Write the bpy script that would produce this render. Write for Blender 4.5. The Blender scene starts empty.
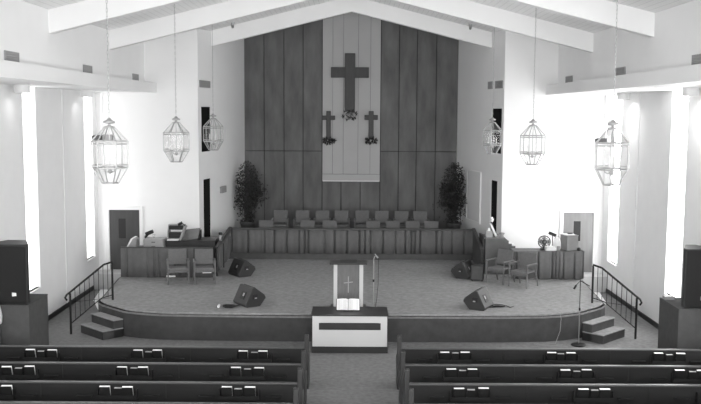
import bpy, bmesh, math, random
from mathutils import Vector, Matrix
random.seed(7)
R = math.radians
SC = bpy.context.scene
COL = SC.collection

# ------------------------------------------------------------------ materials
def mat(name, g, rough=0.6, metal=0.0, noise=0.0, scale=6.0, bump=0.0, bscale=40.0, stretch=(1, 1, 1), spec=0.4, coat=0.0):
    m = bpy.data.materials.new(name); m.use_nodes = True
    nt = m.node_tree; N = nt.nodes; L = nt.links
    b = N['Principled BSDF']
    b.inputs['Roughness'].default_value = rough
    b.inputs['Metallic'].default_value = metal
    b.inputs['Specular IOR Level'].default_value = spec
    b.inputs['Coat Weight'].default_value = coat
    b.inputs['Base Color'].default_value = (g, g, g, 1)
    tc = N.new('ShaderNodeTexCoord'); mp = N.new('ShaderNodeMapping')
    mp.inputs['Scale'].default_value = stretch
    L.new(tc.outputs['Object'], mp.inputs['Vector'])
    if noise > 0:
        n = N.new('ShaderNodeTexNoise'); n.inputs['Scale'].default_value = scale; n.inputs['Detail'].default_value = 6
        L.new(mp.outputs['Vector'], n.inputs['Vector'])
        r = N.new('ShaderNodeMapRange')
        r.inputs['From Min'].default_value = 0.25; r.inputs['From Max'].default_value = 0.75
        r.inputs['To Min'].default_value = g * (1 - noise); r.inputs['To Max'].default_value = g * (1 + noise)
        L.new(n.outputs['Fac'], r.inputs['Value'])
        L.new(r.outputs['Result'], b.inputs['Base Color'])
    if bump > 0:
        n2 = N.new('ShaderNodeTexNoise'); n2.inputs['Scale'].default_value = bscale; n2.inputs['Detail'].default_value = 3
        L.new(mp.outputs['Vector'], n2.inputs['Vector'])
        bp = N.new('ShaderNodeBump'); bp.inputs['Strength'].default_value = bump; bp.inputs['Distance'].default_value = 0.02
        L.new(n2.outputs['Fac'], bp.inputs['Height']); L.new(bp.outputs['Normal'], b.inputs['Normal'])
    return m

def brick_mat(name, g):
    m = mat(name, g, 0.75, noise=0.02, scale=2)
    nt = m.node_tree; N = nt.nodes; L = nt.links; b = N['Principled BSDF']
    tc = N.new('ShaderNodeTexCoord'); sp = N.new('ShaderNodeSeparateXYZ'); cb = N.new('ShaderNodeCombineXYZ')
    L.new(tc.outputs['Object'], sp.inputs[0]); L.new(sp.outputs['Y'], cb.inputs['X']); L.new(sp.outputs['Z'], cb.inputs['Y'])
    br = N.new('ShaderNodeTexBrick'); br.inputs['Scale'].default_value = 1.0
    br.inputs['Brick Width'].default_value = 0.6; br.inputs['Row Height'].default_value = 0.2
    br.inputs['Mortar Size'].default_value = 0.008; br.inputs['Mortar Smooth'].default_value = 0.6
    L.new(cb.outputs[0], br.inputs['Vector'])
    bp = N.new('ShaderNodeBump'); bp.inputs['Strength'].default_value = 0.12; bp.inputs['Distance'].default_value = 0.01; bp.invert = True
    L.new(br.outputs['Fac'], bp.inputs['Height']); L.new(bp.outputs['Normal'], b.inputs['Normal'])
    return m

def plank_mat(name, g, w):
    m = mat(name, g, 0.6)
    nt = m.node_tree; N = nt.nodes; L = nt.links; b = N['Principled BSDF']
    tc = N.new('ShaderNodeTexCoord'); sp = N.new('ShaderNodeSeparateXYZ'); L.new(tc.outputs['Object'], sp.inputs[0])
    d = N.new('ShaderNodeMath'); d.operation = 'DIVIDE'; d.inputs[1].default_value = w; L.new(sp.outputs['X'], d.inputs[0])
    f = N.new('ShaderNodeMath'); f.operation = 'FRACT'; L.new(d.outputs[0], f.inputs[0])
    lt = N.new('ShaderNodeMath'); lt.operation = 'LESS_THAN'; lt.inputs[1].default_value = 0.09; L.new(f.outputs[0], lt.inputs[0])
    mx = N.new('ShaderNodeMapRange'); mx.inputs['To Min'].default_value = g; mx.inputs['To Max'].default_value = g * 0.8
    L.new(lt.outputs[0], mx.inputs['Value']); L.new(mx.outputs['Result'], b.inputs['Base Color'])
    return m

def emis(name, s, g=1.0):
    m = bpy.data.materials.new(name); m.use_nodes = True
    nt = m.node_tree; nt.nodes.clear()
    e = nt.nodes.new('ShaderNodeEmission'); e.inputs['Strength'].default_value = s; e.inputs['Color'].default_value = (g, g, g, 1)
    o = nt.nodes.new('ShaderNodeOutputMaterial'); nt.links.new(e.outputs[0], o.inputs[0])
    return m

def glass_mat(name):
    m = bpy.data.materials.new(name); m.use_nodes = True
    nt = m.node_tree; nt.nodes.clear(); N = nt.nodes; L = nt.links
    t = N.new('ShaderNodeBsdfTransparent'); t.inputs['Color'].default_value = (0.985, 0.985, 0.985, 1)
    g = N.new('ShaderNodeBsdfGlossy'); g.inputs['Roughness'].default_value = 0.03
    f = N.new('ShaderNodeFresnel'); f.inputs['IOR'].default_value = 1.5
    mx = N.new('ShaderNodeMixShader'); o = N.new('ShaderNodeOutputMaterial')
    sc_ = N.new('ShaderNodeMath'); sc_.operation = 'MULTIPLY'; sc_.inputs[1].default_value = 0.22; L.new(f.outputs[0], sc_.inputs[0]); L.new(sc_.outputs[0], mx.inputs[0]); L.new(t.outputs[0], mx.inputs[1]); L.new(g.outputs[0], mx.inputs[2]); L.new(mx.outputs[0], o.inputs[0])
    return m

M = {
    'wall': mat('white_paint', 0.83, 0.75, noise=0.015, scale=1.5),
    'block': brick_mat('painted_block', 0.84),
    'trim': mat('white_trim', 0.78, 0.5),
    'ceiling': plank_mat('ceiling_planks', 0.88, 0.16),
    'beam': mat('beam_paint', 0.83, 0.6, noise=0.02, scale=1),
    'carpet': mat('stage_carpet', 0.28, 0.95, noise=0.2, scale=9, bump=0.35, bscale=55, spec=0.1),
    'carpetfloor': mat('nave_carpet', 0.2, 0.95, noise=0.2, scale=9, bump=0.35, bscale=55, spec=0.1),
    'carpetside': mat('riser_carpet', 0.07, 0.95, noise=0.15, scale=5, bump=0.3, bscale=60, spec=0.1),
    'palefloor': mat('pale_floor_patch', 0.85, 0.4),
    'vinyl': mat('pale_vinyl', 0.5, 0.4),
    'panelwood': mat('wall_plywood', 0.105, 0.55, noise=0.38, scale=2.2, stretch=(1.2, 1.2, 0.35)),
    'groove': mat('panel_groove', 0.02, 0.8),
    'whitepanel': mat('niche_panel', 0.42, 0.6, noise=0.03, scale=1.5),
    'crosswood': mat('dark_cross_wood', 0.035, 0.5, noise=0.2, scale=6, stretch=(3, 3, 0.5)),
    'pew': mat('pew_dark_wood', 0.015, 0.5, noise=0.25, scale=3, stretch=(0.4, 3, 3), spec=0.3),
    'pewcap': mat('pew_cap_wood', 0.075, 0.35, noise=0.15, scale=3, stretch=(0.4, 3, 3)),
    'pewend': mat('pew_end_wood', 0.03, 0.45, noise=0.2, scale=4, stretch=(3, 3, 0.6)),
    'fabric': mat('grey_skirt_cloth', 0.13, 0.9, noise=0.08, scale=9, spec=0.1),
    'fabriclight': mat('table_skirt_cloth', 0.15, 0.85, noise=0.08, scale=9, spec=0.15),
    'upholstery': mat('chair_upholstery', 0.145, 0.9, noise=0.1, scale=25, spec=0.1),
    'seatcloth': mat('seat_upholstery', 0.17, 0.9, noise=0.1, scale=25, spec=0.1),
    'lightwood': mat('chair_frame_wood', 0.13, 0.45, noise=0.15, scale=8, stretch=(2, 2, 0.5)),
    'midwood': mat('rail_wood', 0.07, 0.5, noise=0.15, scale=5),
    'darkwood': mat('dark_stained_wood', 0.025, 0.4, noise=0.2, scale=4),
    'desklid': mat('slanted_lid_wood', 0.16, 0.4, noise=0.1, scale=4),
    'consolewood': mat('console_wood', 0.10, 0.45, noise=0.15, scale=4),
    'black': mat('black_plastic', 0.012, 0.5),
    'grille': mat('speaker_grille', 0.008, 0.7, bump=0.4, bscale=250),
    'speakerwood': mat('speaker_cabinet', 0.02, 0.5),
    'monitorwood': mat('monitor_cabinet', 0.028, 0.45),
    'pedestal': mat('pedestal_carpet', 0.085, 0.9, noise=0.1, scale=7, bump=0.2, bscale=80, spec=0.1),
    'iron': mat('black_iron', 0.012, 0.45, metal=0.2),
    'steel': mat('steel_tube', 0.45, 0.35, metal=0.9),
    'brass': mat('polished_brass', 0.42, 0.4, metal=0.5),
    'white': mat('white_plastic', 0.75, 0.5),
    'paper': mat('white_paper', 0.8, 0.8),
    'greyplastic': mat('grey_plastic', 0.32, 0.5),
    'print': mat('pale_print', 0.6, 0.8),
    'card': mat('grey_card', 0.34, 0.8),
    'hymnal': mat('dark_book_cover', 0.012, 0.5),
    'leaf': mat('ficus_leaf', 0.026, 0.5, noise=0.4, scale=12),
    'bark': mat('tree_bark', 0.06, 0.9, noise=0.3, scale=10),
    'pot': mat('woven_pot', 0.08, 0.8, noise=0.25, scale=25),
    'petal': mat('dried_petals', 0.5, 0.8, noise=0.3, scale=20),
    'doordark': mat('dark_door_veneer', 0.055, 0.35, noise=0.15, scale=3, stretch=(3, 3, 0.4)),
    'doorglare': mat('door_veneer_with_glare', 0.20, 0.3, noise=0.12, scale=3, stretch=(3, 3, 0.4)),  # right door: window reflection put into the veneer colour
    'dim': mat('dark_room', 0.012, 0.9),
    'baseboard': mat('black_baseboard', 0.02, 0.5),
    'glass': glass_mat('clear_lantern_glass'),
    'tablewhite': mat('table_white_laminate', 0.55, 0.45),
    'boxwood': mat('pale_box_wood', 0.26, 0.5, noise=0.1, scale=5),
    'winL': emis('daylit_window_glass', 4.0),
    'winR': emis('bright_daylit_window_glass', 12.0),
    'lamp': emis('lit_lamp_lens', 14.0),
    'bulb': mat('frosted_bulb', 0.75, 0.3),
}

# ------------------------------------------------------------------ mesh builder
class MB:
    def __init__(s): s.v = []; s.f = []
    def add(s, vs, fs, T=None):
        o = len(s.v)
        s.v += [tuple(T @ Vector(p)) if T is not None else tuple(p) for p in vs]
        s.f += [tuple(i + o for i in f) for f in fs]
        return s
    def box(s, x0, x1, y0, y1, z0, z1, T=None):
        vs = [(x0, y0, z0), (x1, y0, z0), (x1, y1, z0), (x0, y1, z0), (x0, y0, z1), (x1, y0, z1), (x1, y1, z1), (x0, y1, z1)]
        return s.add(vs, [(0, 3, 2, 1), (4, 5, 6, 7), (0, 1, 5, 4), (1, 2, 6, 5), (2, 3, 7, 6), (3, 0, 4, 7)], T)
    def prism(s, poly, a, b, axis='z', T=None):
        n = len(poly)
        def pt(p, h):
            if axis == 'z': return (p[0], p[1], h)
            if axis == 'x': return (h, p[0], p[1])
            return (p[0], h, p[1])
        vs = [pt(p, a) for p in poly] + [pt(p, b) for p in poly]
        fs = [tuple(range(n - 1, -1, -1)), tuple(range(n, 2 * n))] + [(i, (i + 1) % n, (i + 1) % n + n, i + n) for i in range(n)]
        return s.add(vs, fs, T)
    def tube(s, pts, r, n=8, T=None, closed=False):
        pts = [Vector(p) for p in pts]; k = len(pts); rings = []
        prev = None
        for i, p in enumerate(pts):
            if closed: d = pts[(i + 1) % k] - pts[i - 1]
            else: d = pts[min(i + 1, k - 1)] - pts[max(i - 1, 0)]
            d.normalize()
            up = prev if prev is not None else (Vector((0, 0, 1)) if abs(d.z) < 0.9 else Vector((1, 0, 0)))
            a = (up - d * up.dot(d))
            if a.length < 1e-4: a = Vector((0, 1, 0)) - d * d.y
            a.normalize(); prev = a; b = d.cross(a)
            rr = r[i] if isinstance(r, (list, tuple)) else r
            rings.append([p + (a * math.cos(2 * math.pi * j / n) + b * math.sin(2 * math.pi * j / n)) * rr for j in range(n)])
        vs = [q for ring in rings for q in ring]; fs = []
        for i in range(k if closed else k - 1):
            i2 = (i + 1) % k
            for j in range(n):
                fs.append((i * n + j, i * n + (j + 1) % n, i2 * n + (j + 1) % n, i2 * n + j))
        if not closed:
            fs.append(tuple(range(n - 1, -1, -1))); fs.append(tuple(range((k - 1) * n, k * n)))
        return s.add(vs, fs, T)
    def lathe(s, prof, n=16, c=(0, 0, 0), T=None, phase=0.0):
        vs = []; fs = []; k = len(prof)
        for r, z in prof:
            for j in range(n):
                a = 2 * math.pi * j / n + phase
                vs.append((c[0] + r * math.cos(a), c[1] + r * math.sin(a), c[2] + z))
        for i in range(k - 1):
            for j in range(n):
                fs.append((i * n + j, i * n + (j + 1) % n, (i + 1) * n + (j + 1) % n, (i + 1) * n + j))
        fs.append(tuple(range(n - 1, -1, -1))); fs.append(tuple(range((k - 1) * n, k * n)))
        return s.add(vs, fs, T)
    def build(s, name, m, parent=None, bevel=0.0, smooth=False, loc=None):
        me = bpy.data.meshes.new(name); me.from_pydata(s.v, [], s.f); me.materials.append(m)
        bm = bmesh.new(); bm.from_mesh(me); bmesh.ops.recalc_face_normals(bm, faces=bm.faces); bm.to_mesh(me); bm.free()
        if smooth:
            for p in me.polygons: p.use_smooth = True
        o = bpy.data.objects.new(name, me); COL.objects.link(o)
        if parent is not None: o.parent = parent
        if loc is not None: o.location = loc
        if bevel > 0:
            b = o.modifiers.new('bevel', 'BEVEL'); b.width = bevel; b.segments = 2; b.limit_method = 'ANGLE'; b.angle_limit = R(40)
        return o

def tag(o, label=None, cat=None, group=None, kind=None):
    if label: o['label'] = label
    if cat: o['category'] = cat
    if group: o['group'] = group
    if kind: o['kind'] = kind
    return o
def struct(o, label=None):
    o['kind'] = 'structure'
    if label: o['label'] = label
    return o
def thing(name, label, cat, loc=(0, 0, 0), rz=0.0, group=None):
    o = bpy.data.objects.new(name, None); COL.objects.link(o)
    o.location = loc; o.rotation_euler = (0, 0, rz); o.empty_display_size = 0.1
    return tag(o, label, cat, group)
def dup(root, loc=None, rz=None, label=None, group=None):
    def cp(o, par):
        c = o.copy(); COL.objects.link(c)
        if par is not None: c.parent = par
        for ch in list(o.children): cp(ch, c)
        return c
    r = cp(root, None)
    if loc is not None: r.location = loc
    if rz is not None: r.rotation_euler = (0, 0, rz)
    if label: r['label'] = label
    if group: r['group'] = group
    return r
def frame(p0, p1):
    """matrix: local x runs from p0 to p1, local y is to the left of it"""
    p0 = Vector((p0[0], p0[1], 0)); d = Vector((p1[0], p1[1], 0)) - p0; ln = d.length; d.normalize()
    m = Matrix(((d.x, -d.y, 0, p0.x), (d.y, d.x, 0, p0.y), (0, 0, 1, 0), (0, 0, 0, 1)))
    return m, ln
def grid_wall(mb, p0, p1, z0, z1, thick, openings):
    """wall from p0 to p1, its thickness to the left; openings (t0, t1, z0, z1)"""
    T, ln = frame(p0, p1)
    ts = sorted({0, ln} | {t for o in openings for t in o[:2]}); zs = sorted({z0, z1} | {z for o in openings for z in o[2:]})
    for a, b in zip(ts, ts[1:]):
        run = None
        for c, d in list(zip(zs, zs[1:])) + [(None, None)]:
            hole = c is None or any(o[0] < (a + b) / 2 < o[1] and o[2] < (c + d) / 2 < o[3] for o in openings)
            if hole:
                if run: mb.box(a, b, 0, thick, run[0], run[1], T); run = None
            else: run = (run[0], d) if run else (c, d)
    return T

# ------------------------------------------------------------------ dimensions
W, UW, LE = 8.55, 6.9, 6.5          # lower wall, upper wall, ledge face (half widths)
D, DB = 30.3, 35.5                  # front wall, chancel back wall
OX, BX = 5.12, 4.18                 # chancel opening and back half widths
SO, LT = 6.55, 6.85                 # soffit, ledge top
S = 0.72                            # stage height
Y0 = -3.0
def ceil_z(x): return 8.2 + 0.25 * (UW - abs(x))

# ------------------------------------------------------------------ room
struct(MB().box(-W, W, Y0, D, -0.2, 0).build('floor', M['carpetfloor']), 'grey carpeted nave floor')
wins = {'left': [(23.55, 24.5), (28.95, 29.85)], 'right': [(22.95, 24.1), (28.55, 29.6)]}
extra = [(12.2, 13.2), (17.5, 18.5), (6.8, 7.8), (1.5, 2.5)]
n_win = 0
for sx, side in ((-1, 'left'), (1, 'right')):
    ops = [(a, b, 1.08, SO) for a, b in wins[side] + extra]
    mb = MB()
    if sx < 0: grid_wall(mb, (-W, Y0), (-W, D), 0, SO, 0.3, [(a - Y0, b - Y0, c, d) for a, b, c, d in ops])
    else: grid_wall(mb, (W, D), (W, Y0), 0, SO, 0.3, [(D - b, D - a, c, d) for a, b, c, d in ops])
    struct(mb.build('wall_' + side, M['block']), 'white painted block wall on the %s of the nave' % side)
    struct(MB().box(sx * (LE + 0.08), sx * W, Y0, D, SO, SO + 0.08).box(sx * LE, sx * (LE + 0.08), Y0, D, SO - 0.02, LT).build('trim_%d' % (1 if sx < 0 else 2), M['beam']), 'deep white ledge along the %s wall' % side)
    struct(MB().box(sx * UW, sx * (UW + 0.2), Y0, D, SO + 0.08, 8.3).build('wall_upper_' + side, M['wall']), 'upper white wall above the %s ledge' % side)
    struct(MB().box(sx * W, sx * (W - 0.03), Y0, D, 0, 0.14).build('baseboard_' + side, M['baseboard']), 'black baseboard along the %s wall' % side)
    struct(MB().box(sx * W, sx * (W - 0.02), 26.75, 26.81, 0.14, SO).build('trim_%d' % (3 if sx < 0 else 4), M['trim']), 'slim vertical joint strip on the %s wall' % side)
    for a, b in wins[side] + extra:
        n_win += 1
        e = bpy.data.objects.new('window_%d' % n_win, None); COL.objects.link(e); e.location = (sx * W, (a + b) / 2, 1.08); struct(e, 'tall narrow daylit window in the %s wall' % side)
        w2 = (b - a) / 2; h = SO - 1.08
        MB().box(sx * 0.12, sx * 0.14, -w2, w2, 0, h).build('pane', M['winL' if sx < 0 else 'winR'], e)
        MB().box(sx * -0.03, sx * 0.11, -w2 + 0.01, w2 - 0.01, -0.04, 0.0).build('window_sill', M['trim'], e)
    # ceiling slope
    poly = [(0, ceil_z(0)), (sx * (UW + 0.2), ceil_z(UW + 0.2)), (sx * (UW + 0.2), ceil_z(UW + 0.2) + 0.15), (0, ceil_z(0) + 0.15)]
    struct(MB().prism(poly, Y0, DB + 0.3, 'y').build('ceiling_' + side, M['ceiling']), 'white planked ceiling slope on the %s' % side)
    # front wall
    mb = MB()
    dz = 0.53
    dr = (7.09, 8.24) if sx < 0 else (7.16, 8.31)
    if sx < 0: grid_wall(mb, (-OX, D), (-W, D), 0, LT, -0.22, [(dr[0] - OX, dr[1] - OX, dz, 2.65)])
    else: grid_wall(mb, (OX, D), (W, D), 0, LT, 0.22, [(dr[0] - OX, dr[1] - OX, dz, 2.65)])
    mb.prism([(sx * OX, LT), (sx * (UW + 0.2), LT), (sx * (UW + 0.2), ceil_z(UW) + 0.02), (sx * OX, ceil_z(OX) + 0.05)], D, D + 0.22, 'y')
    struct(mb.build('wall_front_' + side, M['wall']), 'white front wall to the %s of the chancel' % side)
    # side door in front wall
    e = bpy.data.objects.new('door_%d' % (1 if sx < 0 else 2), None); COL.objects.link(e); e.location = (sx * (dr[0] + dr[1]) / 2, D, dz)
    struct(e, ('dark wood' if sx < 0 else 'glare-lightened wood') + ' side door with a slim glazed slit')
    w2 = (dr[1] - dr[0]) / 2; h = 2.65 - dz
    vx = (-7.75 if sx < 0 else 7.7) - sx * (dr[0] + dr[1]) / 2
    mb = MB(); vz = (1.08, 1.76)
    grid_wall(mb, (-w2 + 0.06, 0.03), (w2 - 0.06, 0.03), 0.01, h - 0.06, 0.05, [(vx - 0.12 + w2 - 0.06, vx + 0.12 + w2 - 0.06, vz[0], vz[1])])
    mb.build('door_leaf', M['doordark' if sx < 0 else 'doorglare'], e)
    MB().box(vx - 0.12, vx + 0.12, 0.045, 0.06, vz[0], vz[1]).build('glazed_slit', M['black'], e)
    mb = MB().box(-w2 - 0.06, -w2 + 0.055, -0.04, -0.002, 0, h - 0.055).box(w2 - 0.055, w2 + 0.06, -0.04, -0.002, 0, h - 0.055).box(-w2 - 0.06, w2 + 0.06, -0.04, -0.002, h - 0.055, h + 0.06)
    mb.build('door_frame', M['trim'], e)
    hx = -sx * (w2 - 0.16)
    MB().tube([(hx, 0.03, 0.98), (hx, -0.03, 0.98), (hx + sx * 0.1, -0.03, 0.98)], 0.014).build('door_handle', M['steel'], e)
    # white landing under the door, paler patch on the aisle floor
    struct(MB().box(sx * 6.95, sx * W, 29.55, D, 0, dz).build('trim_%d' % (5 if sx < 0 else 6), M['vinyl']), 'white landing below the %s side door' % side)
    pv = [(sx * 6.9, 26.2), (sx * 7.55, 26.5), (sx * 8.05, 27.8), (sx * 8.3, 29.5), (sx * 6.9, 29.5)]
    struct(MB().prism(pv, 0, 0.012).build('floor_patch_' + side, M['palefloor']), 'pale floor patch beside the %s end of the stage' % side)
    # chancel side wall with doorway and dark upper opening
    p0, p1 = (sx * OX, D), (sx * BX, DB)
    ops = [(0.45, 1.2, S, 3.6), (0.3, 1.25, 4.55, 6.08)] if sx < 0 else [(0.5, 1.15, S, 3.6), (0.2, 1.2, 4.55, 6.08)]
    mb = MB(); T = grid_wall(mb, p0, p1, 0, 9.0, 0.03 if sx < 0 else -0.03, ops)
    struct(mb.build('wall_chancel_' + side, M['wall']), 'white %s side wall of the chancel' % side)
    for k, o in enumerate(ops):
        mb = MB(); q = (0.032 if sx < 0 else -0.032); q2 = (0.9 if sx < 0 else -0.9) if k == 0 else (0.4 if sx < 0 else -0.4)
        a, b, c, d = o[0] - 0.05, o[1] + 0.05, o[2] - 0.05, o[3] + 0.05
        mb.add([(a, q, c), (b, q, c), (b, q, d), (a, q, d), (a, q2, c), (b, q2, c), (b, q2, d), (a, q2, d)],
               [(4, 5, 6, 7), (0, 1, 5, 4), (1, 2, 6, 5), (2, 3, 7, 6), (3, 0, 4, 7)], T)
        nm = ('door_%d' % (3 if sx < 0 else 4)) if k == 0 else ('window_%d' % (21 if sx < 0 else 22))
        struct(mb.build(nm, M['dim']), ('dark doorway' if k == 0 else 'dark upper opening') + ' in the %s chancel wall' % side)

# laminated roof beams
for k, y in enumerate((5.2, 10.4, 15.6, 20.8, 26.0, 31.6)):
    x1 = UW if y < 30 else 4.87
    mb = MB()
    for sx in (-1, 1):
        lo = lambda x: 7.67 + 0.25 * (UW - x)
        mb.prism([(0, lo(0)), (sx * x1, lo(x1)), (sx * x1, ceil_z(x1) + 0.03), (0, ceil_z(0) + 0.03)], y, y + 0.26, 'y')
    struct(mb.build('beam_%d' % (k + 1), M['beam']), 'white roof beam rising to the ridge' if y < 30 else 'white beam over the chancel opening')

# chancel back wall: dark plywood panels around the pale niche
struct(MB().box(-BX - 0.3, BX + 0.3, DB + 0.03, DB + 0.25, 0, 10.2).build('wall_back', M['groove']), 'dark backing of the chancel wall')
seams = [-4.2, -3.41, -2.63, -1.88, -1.13, -0.38, 0.38, 1.16, 1.88, 2.58, 3.33, 4.2]
mb = MB()
for a, b in zip(seams, seams[1:]):
    g = 0.012
    if -1.2 < a and b < 1.2: mb.box(a + g, b - g, DB, DB + 0.04, S, 3.2)
    else:
        mb.box(a + g, b - g, DB, DB + 0.04, S, 4.39); mb.box(a + g, b - g, DB, DB + 0.04, 4.41, 9.6)
struct(mb.build('wall_back_panelling', M['panelwood'], bevel=0.006), 'dark plywood panels of the chancel back wall')
mb = MB(); xs = [-1.12, -0.72, -0.3, 0.28, 0.76, 1.15]
for a, b in zip(xs, xs[1:]):
    mb.box(a + 0.004, b - 0.004, DB + 0.0, DB + 0.05, 3.5, 9.8); 
mb.box(-1.12, 1.15, DB, DB + 0.05, 3.235, 3.49)
struct(mb.build('wall_back_niche', M['whitepanel'], bevel=0.004), 'pale central wall panel behind the crosses')
struct(MB().box(-1.11, 1.14, DB - 0.012, DB, 3.205, 3.24).build('trim_8', M['trim']), 'pale ledge below the central panel')

# ------------------------------------------------------------------ stage
edge = [(-7.3, 28.0), (-6.95, 24.45), (-6.75, 24.12), (-5.95, 23.32), (-5.48, 23.1), (-4.93, 22.97), (-3.9, 22.9), (-1.8, 22.86), (0, 22.85),
        (1.8, 22.86), (3.9, 22.88), (5.04, 22.97), (5.6, 23.12), (6.15, 23.42), (6.85, 24.12), (7.05, 24.45), (7.35, 28.0)]
out = edge + [(7.35, D), (OX - 0.02, D), (BX - 0.01, DB), (-BX + 0.01, DB), (-OX + 0.02, D), (-7.3, D)]
e = bpy.data.objects.new('floor_stage', None); COL.objects.link(e); struct(e, 'raised grey carpeted stage with a dark bowed front')
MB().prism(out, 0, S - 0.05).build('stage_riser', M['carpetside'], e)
def grow(poly, d):
    r = []
    for i, p in enumerate(poly):
        if i < len(edge) and p[1] < 29:
            c = Vector((0, 29.0)); v = (Vector(p) - c); v.normalize(); r.append((p[0] + v.x * d, p[1] + v.y * d))
        else: r.append(p)
    return r
MB().prism(grow(out, -0.07), S - 0.05, S).build('stage_deck', M['carpet'], e, bevel=0.01)
MB().prism(grow(out, 0.015), S - 0.10, S - 0.05).build('stage_nosing', M['carpetfloor'], e, bevel=0.008)
# choir risers
struct(MB().box(-4.15, 4.15, 31.75, DB, S, 1.05).build('floor_choir_front', M['carpetside']), 'low front choir riser')
struct(MB().prism([(-4.3, 32.75), (4.3, 32.75), (4.15, DB - 0.02), (-4.15, DB - 0.02)], 1.05, 1.29).build('floor_choir_rear', M['carpetside']), 'rear choir riser')

# stairs and railings
def stairs(sx, name, label):
    A = Vector((-7.2, 23.65)) if sx < 0 else Vector((7.33, 23.54)); v = Vector((-sx * 0.70, 0.71)).normalized(); u = Vector((-sx * 0.71, -0.70)).normalized()
    t = thing(name, label, 'stairs', (A.x, A.y, 0))
    def P(a, b): q = u * a + v * b; return (q.x, q.y)
    for i, (d0, z) in enumerate(((0.0, 0.24), (0.32, 0.48))):
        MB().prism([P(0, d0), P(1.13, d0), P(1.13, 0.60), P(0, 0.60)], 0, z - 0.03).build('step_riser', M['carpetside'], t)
        MB().prism([P(-0.01, d0 - 0.025), P(1.15, d0 - 0.025), P(1.15, 0.60), P(-0.01, 0.60)], z - 0.03, z).build('step_tread', M['carpet'], t, bevel=0.01)
    return t
stairs(-1, 'stage_steps', 'two carpeted steps climbing to the stage by the left railing')
stairs(1, 'stage_steps', 'two carpeted steps climbing to the stage by the right railing')

def railing(sx, label):
    B = Vector((-7.42, 23.5, 0)) if sx < 0 else Vector((7.55, 23.32, 0)); Tp = Vector((-6.56, 24.5, S)) if sx < 0 else Vector((6.69, 24.47, S))
    t = thing('stair_railing', label, 'railing', B, 0, 'stage stair railings')
    d = Tp - B; d2 = Vector((d.x, d.y, 0)); dn = d2.normalized()
    Tp = d
    MB().tube([(0, 0, 0), (0, 0, 1.1)], 0.03, 10).build('post', M['iron'], t)
    MB().tube([(Tp.x, Tp.y, S), (Tp.x, Tp.y, 1.76)], 0.03, 10).build('post', M['iron'], t)
    kn = d2 * 0.80
    hr = [(-dn * 0.10 + Vector((0, 0, 0.93))), (-dn * 0.15 + Vector((0, 0, 1.0))), (-dn * 0.10 + Vector((0, 0, 1.08))), Vector((0, 0, 1.13)),
          kn + Vector((0, 0, 1.74)), d2 + Vector((0, 0, 1.78))]
    MB().tube(hr, 0.028, 8).build('handrail', M['iron'], t)
    MB().tube([Vector((0, 0, 0.28)), kn * 0.9 + Vector((0, 0, 0.82)), d2 + Vector((0, 0, 0.86))], 0.016, 6).build('bottom_rail', M['iron'], t)
    MB().tube([Vector((0, 0, 0.86)), d2 + Vector((0, 0, 0.78))], 0.006, 5).build('cross_rod', M['iron'], t)
    for i in range(1, 9):
        f = i / 9.0; p = d2 * f
        ztop = 1.13 + (1.74 - 1.13) * min(f / 0.8, 1); zb = 0.28 + (0.82 - 0.28) * min(f / 0.72, 1)
        MB().tube([p + Vector((0, 0, zb)), p + Vector((0, 0, ztop))], 0.009, 6).build('baluster', M['iron'], t)
railing(-1, 'black iron railing beside the steps at the left end of the stage')
railing(1, 'black iron railing beside the steps at the right end of the stage')

# ------------------------------------------------------------------ pleated cloth
def pleat(mb, p0, p1, z0, z1, amp=0.025, wl=0.16, seed=0, thick=0.01):
    rnd = random.Random(seed)
    T, ln = frame(p0, p1); n = max(8, int(ln / 0.012)); pts = []
    slots = []; x = rnd.uniform(0.05, wl * 0.5)
    while x < ln:
        slots.append((x, rnd.uniform(0.45, 1.0), rnd.uniform(0.016, 0.032))); x += wl * rnd.choice((0.3, 0.45, 0.8, 1.0, 1.3))
    for i in range(n + 1):
        x = ln * i / n
        cut = max([d * math.exp(-((x - s_) / w_) ** 2) for s_, d, w_ in slots] + [0])
        pts.append((x, -amp * (1 - cut) + 0.10 * amp * math.sin(x * 11 + seed) + 0.06 * amp * math.sin(x * 27 + seed)))
    vs = []; fs = []
    for (x, y) in pts:
        vs += [(x, y, z0), (x, y * 0.9, (z0 + z1) / 2), (x, y * 0.75, z1)]
    for (x, y) in pts:
        vs += [(x, y + thick, z0), (x, y * 0.9 + thick, (z0 + z1) / 2), (x, y * 0.75 + thick, z1)]
    o = 3 * (n + 1)
    for i in range(n):
        for k in (0, 1):
            a = i * 3 + k
            fs += [(a, a + 3, a + 4, a + 1), (o + a, o + a + 1, o + a + 4, o + a + 3)]
        a = i * 3; fs += [(a, o + a, o + a + 3, a + 3), (a + 2, a + 5, o + a + 5, o + a + 2)]
    fs += [(0, 1, o + 1, o), (1, 2, o + 2, o + 1), (3 * n, o + 3 * n, o + 3 * n + 1, 3 * n + 1), (3 * n + 1, o + 3 * n + 1, o + 3 * n + 2, 3 * n + 2)]
    return mb.add(vs, fs, T)

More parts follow.
